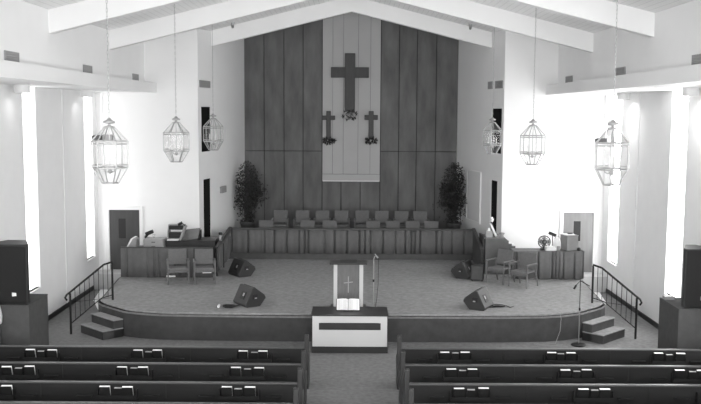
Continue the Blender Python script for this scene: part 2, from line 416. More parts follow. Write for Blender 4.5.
t = thing('choir_rail', 'long choir rail hung with pleated grey cloth in front of the chairs', 'rail', (0, 31.65, S))
pleat(MB(), (-4.28, 0), (4.34, 0), 0.22, 1.06, 0.13, 0.44, 3).build('skirt', M['fabric'], t, smooth=True)
MB().box(-4.3, 4.36, -0.04, 0.03, 0, 0.21).build('base_board', M['midwood'], t, bevel=0.008)
MB().box(-4.3, 4.36, -0.12, 0.07, 1.06, 1.11).build('cap_rail', M['midwood'], t, bevel=0.008)
for x in (-4.3, -2.15, 0.0, 2.15, 4.3):
    MB().box(x - 0.03, x + 0.03, 0.035, 0.085, 0, 1.08).build('post', M['midwood'], t)
def side_rail(sx, label, m):
    x = -4.24 if sx < 0 else 4.18
    t = thing('side_rail', label, 'rail', (x, 28.25, S), 0 if sx < 0 else R(-3.0))
    if sx < 0:
        pleat(MB(), (0, 3.3), (0, 0.0), 0.08, 0.9, 0.03, 0.3, 9).add([(0.02, 3.3, 0.85), (0.02, 0, 0.85), (0.02, 0, 0.92), (0.02, 3.3, 1.1), (-0.02, 3.3, 0.85), (-0.02, 0, 0.85), (-0.02, 0, 0.92), (-0.02, 3.3, 1.1)],
              [(0, 1, 2, 3), (4, 7, 6, 5), (0, 4, 5, 1), (3, 2, 6, 7), (1, 5, 6, 2), (0, 3, 7, 4)]).build('skirt', M['fabric'], t)
    else:
        MB().prism([(0, 0.02), (3.3, 0.02), (3.3, 1.1), (0, 0.88)], -0.02, 0.02, 'x').build('board_panel', M['midwood'], t)
    MB().prism([(-0.03, 0.88), (3.3, 1.1), (3.3, 1.16), (-0.03, 0.94)], -0.05, 0.05, 'x').build('cap_rail', M['darkwood'], t)
    for y in (0.03, 1.6): MB().box(-0.018, 0.018, y - 0.03, y + 0.03, 0, 0.9 + y * 0.065).build('post', M['darkwood'], t)
side_rail(-1, 'cloth covered rail running back from the left organ to the choir', 'fabric')
side_rail(1, 'dark capped wooden rail running back beside the right piano', 'midwood')

# ------------------------------------------------------------------ chairs
def make_chair(name, label, group):
    t = thing(name, label, 'chair', group=group)
    rx = Matrix.Rotation(R(-9), 4, 'X')
    MB().box(-0.25, 0.25, -0.26, 0.22, 0.40, 0.47).build('seat', M['seatcloth'], t, bevel=0.025)
    MB().box(-0.26, 0.26, 0, 0.06, 0.0, 0.45, Matrix.Translation((0, 0.21, 0.51)) @ rx).build('backrest', M['upholstery'], t, bevel=0.014)
    for sx in (-1, 1):
        x = sx * 0.285
        MB().tube([(x, -0.27, 0), (x, -0.25, 0.655)], 0.021, 8).build('leg', M['lightwood'], t)
        MB().tube([(x, 0.33, 0), (x, 0.22, 0.42), (x, 0.25, 0.66)], 0.021, 8).build('leg', M['lightwood'], t)
        MB().box(x - 0.028, x + 0.028, -0.29, 0.26, 0.645, 0.68).build('armrest', M['lightwood'], t, bevel=0.01)
        MB().tube([(x, -0.26, 0.25), (x, 0.26, 0.25)], 0.012, 6).build('stretcher', M['lightwood'], t)
    MB().box(-0.285, 0.285, -0.245, -0.215, 0.345, 0.40).box(-0.285, 0.285, 0.2, 0.23, 0.345, 0.40).build('seat_rail', M['lightwood'], t)
    MB().box(-0.29, 0.29, 0.245, 0.275, 0.62, 0.66).build('back_rail', M['lightwood'], t)
    return t
c0 = make_chair('armchair', 'grey upholstered armchair before the left cloth screen, nearer the steps', 'stage armchairs')
c0.location = (-5.24, 27.05, S); c0.rotation_euler.z = R(14)
stage_chairs = [c0]
stage_chairs.append(dup(c0, (-4.44, 27.1, S), R(12), 'grey upholstered armchair before the left cloth screen, nearer the choir', 'stage armchairs'))
stage_chairs.append(dup(c0, (4.62, 27.4, S), R(-42), 'grey upholstered armchair before the right piano, nearer the floor monitor', 'stage armchairs'))
stage_chairs.append(dup(c0, (5.22, 26.83, S), R(-42), 'grey upholstered armchair before the right skirted table, nearer the steps', 'stage armchairs'))
ordn = ['first', 'second', 'third', 'fourth', 'fifth', 'sixth', 'seventh', 'eighth']
for i, px in enumerate((265, 307, 329.5, 373.5, 393.5, 413.5, 432.5)):
    dup(c0, ((px - 351) * 32.3 / 900 + 0.02, 32.2, 1.05), 0, 'choir armchair in the front row behind the rail, %s from the left' % ordn[i], 'choir front row armchairs')
for i, px in enumerate((280, 302, 322, 341.5, 362.5, 382, 402, 421)):
    dup(c0, ((px - 351) * 33.5 / 900 + 0.02, 33.35, 1.29), 0, 'choir armchair in the back row near the wall, %s from the left' % ordn[i], 'choir back row armchairs')
for c_ in stage_chairs: c_.scale = (1.08, 1.08, 1.05)
for i, (x, y, rz, lb) in enumerate(((-5.46, 26.72, 14, 'white folded leaflet under the stage armchair nearer the left steps'), (-4.4, 26.86, 12, 'white folded leaflet under the stage armchair nearer the choir rail'))):
    o = MB().box(-0.13, 0.13, -0.1, 0.1, 0, 0.02).build('leaflet', M['paper'], None, loc=(x + 0.05, y + 0.12, S + (0.235 if i == 0 else 0.335)))
    o.rotation_euler.z = R(rz); tag(o, lb, 'paper')

# ------------------------------------------------------------------ left screen, cabinet, organ
t = thing('cloth_screen', 'low grey cloth screen in front of the organ on the left', 'screen', (-5.73, 27.95, S))
pleat(MB(), (-1.46, 0), (1.4, 0), 0.02, 0.93, 0.07, 0.5, 5).build('skirt', M['fabric'], t, smooth=True)
MB().box(-1.48, 1.41, 0.02, 0.06, 0.9, 0.96).box(-1.48, 1.41, 0.02, 0.06, 0.0, 0.05).build('frame_rail', M['midwood'], t)
for x in (-1.44, 0, 1.37): MB().box(x - 0.03, x + 0.03, 0.06, 0.1, 0, 0.9).build('post', M['midwood'], t)
# table behind the screen
t = thing('side_table', 'plain table behind the left cloth screen carrying the cabinet', 'table', (-6.55, 28.85, S))
MB().box(-0.75, 0.56, -0.42, 0.42, 0.78, 0.82).build('table_top', M['midwood'], t, bevel=0.006)
for a in (-0.7, 0.5):
    for b in (-0.37, 0.37): MB().box(a - 0.025, a + 0.025, b - 0.025, b + 0.025, 0, 0.78).build('leg', M['midwood'], t)
TT = S + 0.82
t = thing('wedge_cushion', 'pale slanted wedge cushion on the table beside the left door', 'cushion', (-6.98, 28.75, TT))
MB().prism([(-0.2, 0.0), (0.12, 0.0), (0.14, 0.3), (0.05, 0.34), (-0.02, 0.32)], -0.2, 0.2, 'y').build('cushion_body', M['greyplastic'], t, bevel=0.03)
MB().prism([(-0.21, 0.0), (-0.17, 0.0), (0.02, 0.31), (0.08, 0.345), (0.0, 0.345), (-0.05, 0.31)], -0.205, 0.205, 'y').build('cover_flap', M['paper'], t)
t = thing('desk_lamp', 'black angled desk lamp between the wedge cushion and grey cabinet', 'lamp', (-6.66, 29.15, TT))
MB().lathe([(0.09, 0), (0.09, 0.02), (0.02, 0.03)], 16).build('base', M['black'], t)
MB().tube([(0, 0, 0.02), (-0.02, 0, 0.30), (0.05, 0, 0.40)], 0.045, 8).build('stem', M['black'], t)
MB().box(-0.13, 0.13, -0.07, 0.07, -0.06, 0.06, Matrix.Translation((0.1, 0, 0.43)) @ Matrix.Rotation(R(-22), 4, 'Y')).build('lamp_shade', M['black'], t, bevel=0.02)
t = thing('small_cabinet', 'grey two drawer cabinet on the table behind the left screen', 'cabinet', (-6.27, 28.75, TT))
MB().box(-0.33, 0.3, -0.3, 0.3, 0.0, 0.31).build('carcass', M['greyplastic'], t, bevel=0.01)
for z in (0.02, 0.165):
    d_ = MB().box(-0.3, 0.27, -0.315, -0.295, z, z + 0.125).build('drawer', M['card'], t, bevel=0.004)
    MB().box(-0.07, 0.05, -0.335, -0.315, z + 0.05, z + 0.07).build('handle', M['iron'], d_)
o = MB().lathe([(0.04, 0), (0.05, 0.13), (0.046, 0.13), (0.036, 0.01)], 16).build('tumbler', M['glass'], None, smooth=True, loc=(-6.33, 28.75, TT + 0.312)); tag(o, 'clear tumbler standing on the grey cabinet', 'glass')
o = MB().box(-0.1, 0.1, -0.08, 0.08, 0, 0.012, Matrix.Rotation(R(-18), 4, 'Y')).build('loose_sheet', M['paper'], None, loc=(-6.05, 28.4, TT + 0.035)); tag(o, 'white sheet of paper lying against the small grey cabinet', 'paper')
# organ
ox, oy = -5.1, 29.1
t = thing('organ', 'dark wooden organ behind the left screen with slanted lid', 'organ', (ox, oy, S))
MB().box(-0.85, 0.75, -0.4, 0.45, 0.0, 1.03).build('case', M['darkwood'], t, bevel=0.01)
MB().box(-0.86, 0.76, -0.42, 0.47, 1.03, 1.06).build('case_top', M['darkwood'], t, bevel=0.006)
MB().box(-0.26, 0.26, -0.32, 0.32, 0.0, 0.025, Matrix.Translation((-0.08, 0, 1.21)) @ Matrix.Rotation(R(24), 4, 'X') @ Matrix.Rotation(R(-8), 4, 'Y')).build('lid', M['desklid'], t)
MB().prism([(-0.3, 1.06), (0.3, 1.06), (0.3, 1.34), (-0.3, 1.07)], 0.16, 0.2, 'x').build('lid_cheek', M['darkwood'], t)
MB().box(0.36, 0.74, -0.3, 0.3, 1.06, 1.09).build('music_ledge', M['midwood'], t)
zt = S + 1.06
t = thing('keyboard_rack', 'black two tier rack of sound modules on the organ', 'rack', (-5.68, 29.2, zt))
for sx in (-1, 1): MB().prism([(-0.2, 0), (0.2, 0), (0.2, 0.46), (-0.05, 0.46), (-0.2, 0.2)], sx * 0.25 - 0.015, sx * 0.25 + 0.015, 'x').build('side_panel', M['greyplastic'], t)
MB().box(-0.235, 0.235, -0.1, 0.19, 0.3, 0.42).build('sound_module', M['black'], t, bevel=0.006)
MB().box(-0.235, 0.235, -0.16, 0.19, 0.04, 0.2).build('sound_module', M['black'], t, bevel=0.006)
MB().box(-0.24, 0.24, -0.06, 0.2, 0.44, 0.46).build('shelf_top', M['greyplastic'], t)
t = thing('music_stand', 'slanted grey music desk with a small black clip lamp on the organ', 'music stand', (-5.43, 28.9, zt))
MB().box(-0.1, 0.1, -0.05, 0.05, 0, 0.02).build('base', M['black'], t)
MB().box(-0.03, 0.03, -0.2, 0.2, 0, 0.46, Matrix.Translation((-0.06, 0, 0.01)) @ Matrix.Rotation(R(20), 4, 'Y')).build('desk', M['greyplastic'], t)
MB().tube([(0.08, 0, 0.44), (0.03, 0, 0.52), (-0.06, 0, 0.54)], 0.012, 6).build('stem', M['black'], t)
MB().tube([(-0.14, 0, 0.49), (-0.01, 0, 0.56)], 0.045, 8).build('lamp_shade', M['black'], t)
o = MB().box(-0.18, 0.18, -0.13, 0.13, 0, 0.03).build('open_score', M['paper'], None, loc=(-5.72, 28.82, zt)); tag(o, 'white open music score at the foot of the music desk', 'book')
o = MB().box(-0.22, 0.2, -0.012, 0.012, 0, 0.22, Matrix.Rotation(R(-12), 4, 'X')).build('sheet_music', M['paper'], None, loc=(-5.2, 29.5, zt)); tag(o, 'white sheet music leaning upright behind the organ lid', 'paper')
t = thing('bottle', 'small dark capped bottle standing on the sloping side rail by the organ', 'bottle', (-4.24, 29.1, S + 1.0))
MB().lathe([(0.045, 0.0), (0.045, 0.14), (0.02, 0.18), (0.02, 0.2)], 12).build('bottle_body', M['greyplastic'], t, smooth=True)
MB().lathe([(0.05, 0.2), (0.055, 0.24), (0.05, 0.28)], 12).build('cap', M['black'], t)

# ------------------------------------------------------------------ right piano, skirted table
t = thing('piano', 'stepped wooden piano console against the white wall at the right', 'piano', (4.72, 29.25, S))
MB().prism([(-0.36, 0), (0.62, 0), (0.62, 0.93), (0.5, 0.93), (0.5, 1.0), (0.40, 1.0), (0.40, 1.1), (0.36, 1.1), (0.30, 1.16), (-0.36, 1.16)], -0.45, 0.45, 'y').build('case', M['consolewood'], t, bevel=0.008)
MB().box(-0.39, 0.28, -0.48, 0.48, 1.16, 1.2).build('case_top', M['desklid'], t, bevel=0.006)
MB().box(-0.43, -0.365, -0.4, 0.45, 0, 1.24).build('end_panel', M['darkwood'], t, bevel=0.008)
zt = S + 1.2
for i, (x, z, w, lb) in enumerate(((0.44, 1.0, 0.06, 'cream booklet on the middle step of the piano console'), (0.56, 0.93, 0.06, 'cream booklet on the lowest step of the piano console'))):
    o = MB().box(-0.05, 0.05, -0.16, 0.16, 0, 0.035).build('booklet', M['paper'], None, loc=(4.72 + x + (0.01 if i == 0 else 0.0), 29.0, S + z)); tag(o, lb, 'book')
o = MB().box(-0.11, 0.11, -0.1, 0.1, 0, 0.2).build('tissue_box', M['card'], None, bevel=0.008, loc=(4.5, 29.0, zt))
MB().prism([(-0.05, 0.2), (0.05, 0.2), (0.03, 0.27), (-0.01, 0.3), (-0.04, 0.26)], -0.02, 0.02, 'y').build('tissue', M['paper'], o); tag(o, 'pale tissue box on top of the piano console', 'box')
o = MB().box(-0.03, 0.03, -0.14, 0.14, 0, 0.44, Matrix.Rotation(R(-26), 4, 'Y')).build('leaning_folder', M['paper'], None, loc=(4.76, 29.2, zt + 0.014)); tag(o, 'white folder tipped against the desk lamp on the piano', 'folder')
t = thing('desk_lamp', 'small desk lamp with round white head on the piano console', 'lamp', (4.66, 29.45, zt))
MB().lathe([(0.1, 0), (0.1, 0.02), (0.03, 0.04)], 16).build('base', M['black'], t)
MB().tube([(0, 0, 0.03), (0.02, 0, 0.3), (-0.02, 0, 0.45)], 0.03, 8).build('stem', M['black'], t)
MB().lathe([(0.02, 0.42), (0.05, 0.46), (0.06, 0.51), (0.045, 0.56), (0.01, 0.6)], 16).build('lamp_shade', M['white'], t, smooth=True)
o = MB().lathe([(0.06, 0), (0.065, 0.02), (0.05, 0.06), (0.09, 0.12), (0.085, 0.14), (0.04, 0.08)], 16).build('bowl', M['greyplastic'], None, smooth=True, loc=(4.92, 28.95, zt)); tag(o, 'small grey footed bowl at the step edge of the piano', 'bowl')

t = thing('skirted_table', 'long table with pleated grey skirt before the right side door', 'table', (6.28, 28.45, S))
MB().box(-1.12, 1.04, -0.42, 0.27, 0.84, 0.88).build('table_top', M['midwood'], t, bevel=0.006)
pleat(MB(), (-1.13, -0.43), (1.05, -0.43), 0.02, 0.89, 0.13, 0.34, 21).build('skirt', M['fabriclight'], t, smooth=True)
pleat(MB(), (1.07, -0.42), (1.07, 0.27), 0.02, 0.89, 0.02, 0.2, 5).build('skirt', M['fabriclight'], t, smooth=True)
for a in (-1.0, 0.92):
    for b in (-0.36, 0.22): MB().tube([(a, b, 0), (a, b, 0.84)], 0.02, 8).build('leg', M['iron'], t)
zt = S + 0.88
t = thing('table_fan', 'round table fan with dark cage on the right skirted table', 'fan', (6.2, 28.5, zt))
MB().lathe([(0.13, 0), (0.13, 0.03), (0.03, 0.05), (0.025, 0.1)], 20).build('base', M['black'], t)
mb = MB()
for r_, y_ in ((0.2, 0.0), (0.19, -0.05), (0.19, 0.05), (0.13, -0.06), (0.07, -0.06)):
    mb.tube([(r_ * math.cos(a * math.pi / 12), y_, 0.24 + r_ * math.sin(a * math.pi / 12)) for a in range(24)], 0.008, 6, closed=True)
for a in range(12):
    c_, s_ = math.cos(a * math.pi / 6), math.sin(a * math.pi / 6)
    mb.tube([(0.03 * c_, -0.065, 0.24 + 0.03 * s_), (0.19 * c_, -0.05, 0.24 + 0.19 * s_), (0.2 * c_, 0, 0.24 + 0.2 * s_), (0.19 * c_, 0.05, 0.24 + 0.19 * s_)], 0.006, 4)
mb.build('cage', M['black'], t)
mb = MB()
for a in range(4):
    mb.box(0.03, 0.165, -0.005, 0.005, -0.06, 0.06, Matrix.Translation((0, 0, 0.24)) @ Matrix.Rotation(a * math.pi / 2, 4, 'Y') @ Matrix.Rotation(R(25), 4, 'X'))
mb.build('blade', M['greyplastic'], t)
MB().lathe([(0.045, -0.06), (0.05, 0.0), (0.05, 0.1), (0.03, 0.14)], 16, T=Matrix.Translation((0, 0, 0.24)) @ Matrix.Rotation(R(-90), 4, 'X')).build('motor', M['greyplastic'], t)
for i, (w, lb) in enumerate(((0.17, 'lower of two paper stacks lying beside the table fan'), (0.14, 'upper of two paper stacks lying beside the table fan'))):
    o = MB().box(-w, w, -0.1, 0.1, 0, 0.06).build('paper_stack', M['paper'], None, bevel=0.004, loc=(6.36 - 0.02 * i, 28.3, zt + 0.062 * i)); o.rotation_euler.z = R(8 * i); tag(o, lb, 'paper')
t = thing('tote_bag', 'slumped white tote bag between papers and cube box on right table', 'bag', (6.62, 28.52, zt))
MB().lathe([(0.1, 0), (0.13, 0.06), (0.125, 0.2), (0.1, 0.3), (0.07, 0.36), (0.02, 0.37)], 12).build('bag_body', M['paper'], t, smooth=True)
MB().tube([(-0.08, 0, 0.33), (-0.05, 0, 0.42), (0.05, 0, 0.42), (0.08, 0, 0.33)], 0.012, 6).build('strap', M['card'], t)
o = MB().lathe([(0.05, 0), (0.055, 0.13), (0.05, 0.13), (0.045, 0.01)], 14).build('cup', M['card'], None, loc=(6.6, 28.25, zt)); tag(o, 'grey cup in front of the white tote bag', 'cup')
t = thing('clip_camera', 'small black camera on a post behind the white tote bag', 'camera', (6.5, 28.68, zt))
MB().tube([(0, 0, 0), (0, 0, 0.44)], 0.014, 8).build('post', M['black'], t)
MB().box(-0.13, 0.12, -0.05, 0.05, -0.05, 0.05, Matrix.Translation((0, 0, 0.46)) @ Matrix.Rotation(R(22), 4, 'Y')).build('camera_body', M['black'], t, bevel=0.015)
t = thing('cube_box', 'pale wooden cube box on the right skirted table', 'box', (6.98, 28.45, zt), R(20))
MB().box(-0.2, 0.2, -0.2, 0.2, 0, 0.46).build('carcass', M['boxwood'], t, bevel=0.006)
MB().box(-0.21, 0.21, -0.21, 0.21, 0.46, 0.48).build('lid', M['boxwood'], t, bevel=0.004)
o = MB().box(-0.17, 0.17, -0.13, 0.13, 0, 0.025).build('folded_sheet', M['paper'], None, loc=(6.96, 28.45, zt + 0.481)); tag(o, 'white folded sheet on top of the cube box', 'paper')
o = MB().box(-0.08, 0.08, -0.03, 0.03, 0, 0.04).build('remote_control', M['black'], None, bevel=0.006, loc=(7.0, 28.43, zt + 0.507)); tag(o, 'small black remote on the sheet topping the cube box', 'remote')
o = MB().lathe([(0.05, 0), (0.06, 0.03), (0.05, 0.09), (0.02, 0.1)], 12).build('ink_pot', M['black'], None, loc=(7.25, 28.25, zt)); tag(o, 'small black pot at the corner of the right skirted table', 'pot')

# ------------------------------------------------------------------ stage monitors
def monitor(sx, label, px_loc, rz):
    """sx = +1: the grille leans to -X; the side panel faces -Y; the cabinet runs back along +Y"""
    t = thing('floor_monitor', label, 'speaker', px_loc, rz, 'stage floor monitors')
    X = lambda pr: [(sx * a, b) for a, b in pr]
    MB().prism(X([(-0.02, 0.0), (0.34, 0.0), (0.38, 0.06), (0.18, 0.46), (0.13, 0.47), (-0.17, 0.24), (-0.18, 0.19)]), 0.0, 0.68, 'y').build('cabinet', M['monitorwood'], t, bevel=0.012)
    a = Vector((sx * -0.17, 0, 0.245)); b = Vector((sx * 0.13, 0, 0.475)); d = (b - a).normalized(); n = Vector((-d.z * sx, 0, d.x * sx))
    T = Matrix(((d.x, 0, n.x, a.x), (0, 1, 0, 0), (d.z, 0, n.z, a.z), (0, 0, 0, 1)))
    MB().box(0.01, 0.36, 0.03, 0.59, 0.0, 0.012, T).build('grille', M['grille'], t)
    a = Vector((sx * 0.383, 0, 0.06)); b = Vector((sx * 0.183, 0, 0.46)); d = (b - a).normalized(); n = Vector((d.z * sx, 0, -d.x * sx))
    T = Matrix(((d.x, 0, n.x, a.x), (0, 1, 0, 0), (d.z, 0, n.z, a.z), (0, 0, 0, 1)))
    MB().box(0.12, 0.32, 0.2, 0.42, 0.0, 0.008, T).build('jack_plate', M['black'], t)
    MB().box(0.2, 0.28, 0.24, 0.31, 0.008, 0.012, T).build('connector', M['greyplastic'], t)
    MB().box(sx * 0.05, sx * 0.19, -0.006, 0.0, 0.19, 0.31).build('handle_cup', M['black'], t)
    MB().box(sx * 0.07, sx * 0.13, -0.012, -0.006, 0.2, 0.23).build('handle', M['card'], t)
    t.scale = (1.1, 1.1, 1.1)
    return t
monitor(-1, 'black wedge monitor at the front left of the stage', (-2.43, 23.77, S), R(34))
monitor(-1, 'black wedge monitor in front of the left end of choir rail', (-3.17, 28.2, S), R(34))
monitor(1, 'black wedge monitor at the front right of the stage', (3.19, 23.5, S), R(-26))
monitor(1, 'black wedge monitor in front of the right end of choir rail', (3.36, 28.05, S), R(-26))
t = thing('amplifier', 'small dark box amplifier beside the right stage armchairs', 'amplifier', (3.98, 27.75, S), R(-14))
MB().box(-0.19, 0.19, -0.16, 0.16, 0.02, 0.5).build('cabinet', M['speakerwood'], t, bevel=0.01)
MB().box(-0.17, 0.17, -0.17, -0.158, 0.05, 0.47).build('grille', M['pedestal'], t)
for a in (-0.15, 0.15):
    for b in (-0.12, 0.12): MB().lathe([(0.02, 0), (0.02, 0.02)], 8, c=(a, b, 0)).build('foot', M['black'], t)
def cable(name, label, pts, r=0.014, m='black'):
    o = MB().tube(pts, r, 6).build(name, M[m], None, smooth=True); return tag(o, label, 'cable')
def coil(cx, cy, z, rx, ry, n, seed):
    rd = random.Random(seed); P = []
    for i in range(n * 12):
        a = i / 12 * 2 * math.pi; k = rd.uniform(0.8, 1.1) * (0.55 + 0.45 * (i / (n * 12)))
        P.append((cx + rx * k * math.cos(a), cy + ry * k * math.sin(a), z + 0.014 + 0.02 * (i / (n * 12)) * 2))
    return P
cable('coiled_cable', 'black cable coiled beside the front left floor monitor', coil(-3.22, 23.6, S, 0.2, 0.16, 4, 1) + [(-3.0, 23.75, S + 0.03), (-2.85, 23.95, S + 0.015)])
o = MB().tube([(-3.5, 23.55, S + 0.03), (-3.5, 23.72, S + 0.04)], 0.035, 8).build('cable_plug', M['white'], None); tag(o, 'white cable plug lying left of the coiled cable', 'plug')
cable('coiled_cable', 'black cable trailing from the front right floor monitor', [(3.7, 23.95, S + 0.015), (3.75, 23.75, S + 0.015)] + coil(4.02, 23.85, S, 0.24, 0.17, 2, 2) + [(4.3, 23.75, S + 0.015), (4.42, 23.9, S + 0.015)], 0.011)
cable('stage_cable', 'thin cable hanging over the stage edge at the right', [(5.22, 23.4, S + 0.03), (5.32, 23.2, S + 0.1), (5.46, 22.98, S + 0.05), (5.48, 22.93, S - 0.1), (5.46, 22.92, 0.3), (5.3, 22.72, 0.02), (5.0, 22.66, 0.015), (4.75, 22.7, 0.015), (4.8, 22.58, 0.015), (5.2, 22.55, 0.015), (5.45, 22.6, 0.015)], 0.006, 'card')

# ------------------------------------------------------------------ microphone stands
t = thing('microphone_stand', 'tall microphone stand on the floor before the right steps', 'microphone stand', (5.87, 22.62, 0))
MB().lathe([(0.18, 0), (0.19, 0.015), (0.17, 0.04), (0.03, 0.06)], 24).build('base', M['iron'], t)
MB().tube([(0, 0, 0.05), (0, 0, 0.95)], 0.016, 8).build('pole', M['steel'], t)
MB().tube([(0, 0, 0.93), (0, 0, 1.70)], 0.011, 8).build('pole', M['iron'], t)
MB().lathe([(0.024, 0.91), (0.024, 0.98)], 10).build('collar', M['iron'], t)
MB().tube([(-0.12, -0.02, 1.56), (0, 0, 1.68), (0.25, 0.03, 1.54)], 0.011, 8).build('boom', M['iron'], t)
MB().tube([(-0.17, -0.03, 1.47), (-0.11, -0.02, 1.57)], 0.026, 10).build('microphone', M['black'], t)
t = thing('microphone_stand', 'slender microphone stand on the stage just right of the lectern', 'microphone stand', (0.62, 23.42, S))
MB().lathe([(0.14, 0), (0.14, 0.02), (0.02, 0.04)], 20).build('base', M['iron'], t)
MB().tube([(0, 0, 0.03), (0, 0, 1.3)], 0.016, 8).build('pole', M['steel'], t)
MB().lathe([(0.024, 0.75), (0.024, 0.82)], 10).build('collar', M['iron'], t)
MB().tube([(0, 0, 1.28), (0, -0.02, 1.36), (0.03, -0.03, 1.44)], 0.012, 8).build('clip', M['greyplastic'], t)
MB().tube([(0.03, 0, 1.50), (0.06, -0.03, 1.45), (0.11, -0.06, 1.40)], [0.012, 0.016, 0.022], 10).build('microphone', M['greyplastic'], t)
MB().tube([(0.11, -0.06, 1.40), (0.13, -0.02, 1.3), (0.12, 0, 0.7), (0.09, 0, 0.3), (0.05, 0, 0.05)], 0.006, 6).build('cable', M['black'], t)

# ------------------------------------------------------------------ communion table, Bible, lectern
t = thing('communion_table', 'white fronted communion table on dark plinth before the stage', 'table', (0, 22.23, 0))
MB().box(-0.92, 0.92, -0.46, 0.46, 0.16, 0.93).build('carcass', M['tablewhite'], t)
MB().box(-0.95, 0.95, -0.51, 0.5, 0.93, 0.955).build('table_top', M['darkwood'], t, bevel=0.006)
MB().box(-0.94, 0.94, -0.49, 0.48, 0.0, 0.16).build('plinth', M['darkwood'], t, bevel=0.006)
MB().box(-0.92, -0.72, -0.485, -0.46, 0.165, 0.925).box(0.72, 0.92, -0.485, -0.46, 0.165, 0.925).box(-0.72, 0.72, -0.485, -0.46, 0.76, 0.925).box(-0.72, 0.72, -0.485, -0.46, 0.165, 0.58).build('front_frame', M['tablewhite'], t)
MB().box(-0.76, 0.76, -0.49, -0.462, 0.585, 0.755).build('inset_strip', M['darkwood'], t)
for a in (-0.94, 0.921): MB().box(a, a + 0.019, -0.47, 0.47, 0.16, 0.9).build('side_panel', M['darkwood'], t)
t = thing('open_bible', 'large open Bible propped on the communion table', 'book', (-0.045, 22.27, 0.955))
tilt = Matrix.Translation((0, -0.1, 0.02)) @ Matrix.Rotation(R(48), 4, 'X')
MB().box(-0.30, 0.30, 0, 0.34, -0.02, -0.005, tilt).build('cover', M['hymnal'], t)
for sx in (-1, 1):
    pr = [(0.005, 0.0), (sx * 0.0 + 0.06, 0.03), (0.15, 0.032), (0.285, 0.008), (0.285, -0.005), (0.005, -0.005)]
    MB().prism([(sx * a, b) for a, b in pr], 0.012, 0.328, 'y', tilt).build('page_block', M['paper'], t)
for sx in (-1, 1):
    mb = MB()
    for col in range(2):
        for k in range(16):
            x0 = sx * (0.035 + 0.12 * col); zz = 0.034 if col == 0 else 0.022
            mb.box(min(x0, x0 + sx * 0.09), max(x0, x0 + sx * 0.09), 0.035 + k * 0.017, 0.040 + k * 0.017, zz - 0.004, zz, tilt)
    mb.build('print_lines', M['print'], t)
MB().prism([(-0.1, 0.0), (0.2, 0.0), (0.2, 0.25), (0.17, 0.25)], -0.12, 0.12, 'x').build('easel', M['darkwood'], t)

t = thing('lectern', 'wooden lectern with white side posts and a pale cross', 'lectern', (-0.045, 23.45, S))
MB().box(-0.29, 0.29, -0.02, 0.03, 0.06, 1.2).build('front_panel', M['lightwood'], t)
for sx in (-1, 1):
    MB().box(sx * 0.29, sx * 0.39, -0.07, 0.08, 0.06, 1.22).build('post', M['tablewhite'], t, bevel=0.005)
    MB().box(sx * 0.30, sx * 0.38, 0.08, 0.36, 0.06, 1.2).build('side_panel', M['midwood'], t)
MB().box(-0.47, 0.47, -0.1, 0.4, 0.0, 0.06).build('base', M['darkwood'], t, bevel=0.006)
MB().prism([(-0.14, 1.22), (0.42, 1.22), (0.42, 1.25), (-0.14, 1.265)], -0.49, 0.49, 'x').build('top', M['darkwood'], t)
MB().prism([(-0.05, 1.262), (0.32, 1.25), (0.32, 1.28), (0.0, 1.268)], -0.22, 0.22, 'x').build('book_rest', M['darkwood'], t)
MB().box(-0.012, 0.012, -0.04, -0.02, 0.46, 0.89).box(-0.12, 0.12, -0.04, -0.02, -0.011, 0.011, Matrix.Translation((0, 0, 0.73)) @ Matrix.Rotation(R(-7), 4, 'Y')).build('cross', M['greyplastic'], t)

# ------------------------------------------------------------------ big speakers on pedestals
def speaker(sx, label, plabel):
    x0, x1 = (-8.44, -7.47) if sx < 0 else (7.74, 8.5)
    p0, p1 = (-8.5, -7.42) if sx < 0 else (7.6, 8.5)
    ya = 20.6
    t = thing('speaker_pedestal', plabel, 'pedestal', ((p0 + p1) / 2, 21.1, 0), 0, 'speaker pedestals')
    w = (p1 - p0) / 2
    MB().box(-w, w, -0.65, 0.65, 0.06, 1.41).build('body', M['pedestal'], t)
    MB().box(-w - 0.005, w + 0.005, -0.66, 0.66, 1.41, 1.44).build('top', M['pedestal'], t, bevel=0.008)
    MB().box(-w + 0.02, w - 0.02, -0.63, 0.63, 0, 0.06).build('plinth', M['baseboard'], t)
    t = thing('loudspeaker', label, 'speaker', ((x0 + x1) / 2, ya + 0.3, 1.44), 0, 'loudspeakers on pedestals')
    w = (x1 - x0) / 2
    MB().prism([(-w, -0.36), (w, -0.36), (w, -0.22), (w - 0.26, 0.40), (-w + 0.26, 0.40), (-w, -0.22)], 0.01, 1.40 if sx < 0 else 1.38).build('cabinet', M['speakerwood'], t, bevel=0.012)
    MB().box(-w + 0.03, w - 0.03, -0.385, -0.36, 0.04, 1.35).build('grille', M['grille'], t, bevel=0.006)
    bx = (-7.77 if sx < 0 else 8.17) - (x0 + x1) / 2
    MB().prism([(bx - 0.05, 0.19), (bx + 0.05, 0.2), (bx + 0.045, 0.27), (bx - 0.05, 0.28)], -0.392, -0.385, 'y').build('badge', M['white'], t)
    for a in (-w + 0.12, w - 0.12): MB().lathe([(0.03, 0), (0.03, 0.012)], 10, c=(a, 0, 0)).build('foot', M['black'], t)
speaker(-1, 'tall black loudspeaker on the left carpeted pedestal', 'grey carpeted pedestal under the left loudspeaker')
speaker(1, 'tall black loudspeaker on the right carpeted pedestal', 'grey carpeted pedestal under the right loudspeaker')
o = MB().prism([(-0.3, 1.0), (0.1, 1.0), (0.12, 1.2), (0.07, 1.45), (0.0, 1.58), (-0.3, 1.66)], 0, 0.25, 'y').build('cloth_bundle', M['paper'], None, bevel=0.05, loc=(-8.13, 20.19, 0))
tag(o, 'white cloth bundle on a stand before the left pedestal', 'cloth')
MB().box(-0.24, 0.08, 0.02, 0.23, 0, 1.0).build('stand', M['midwood'], o)
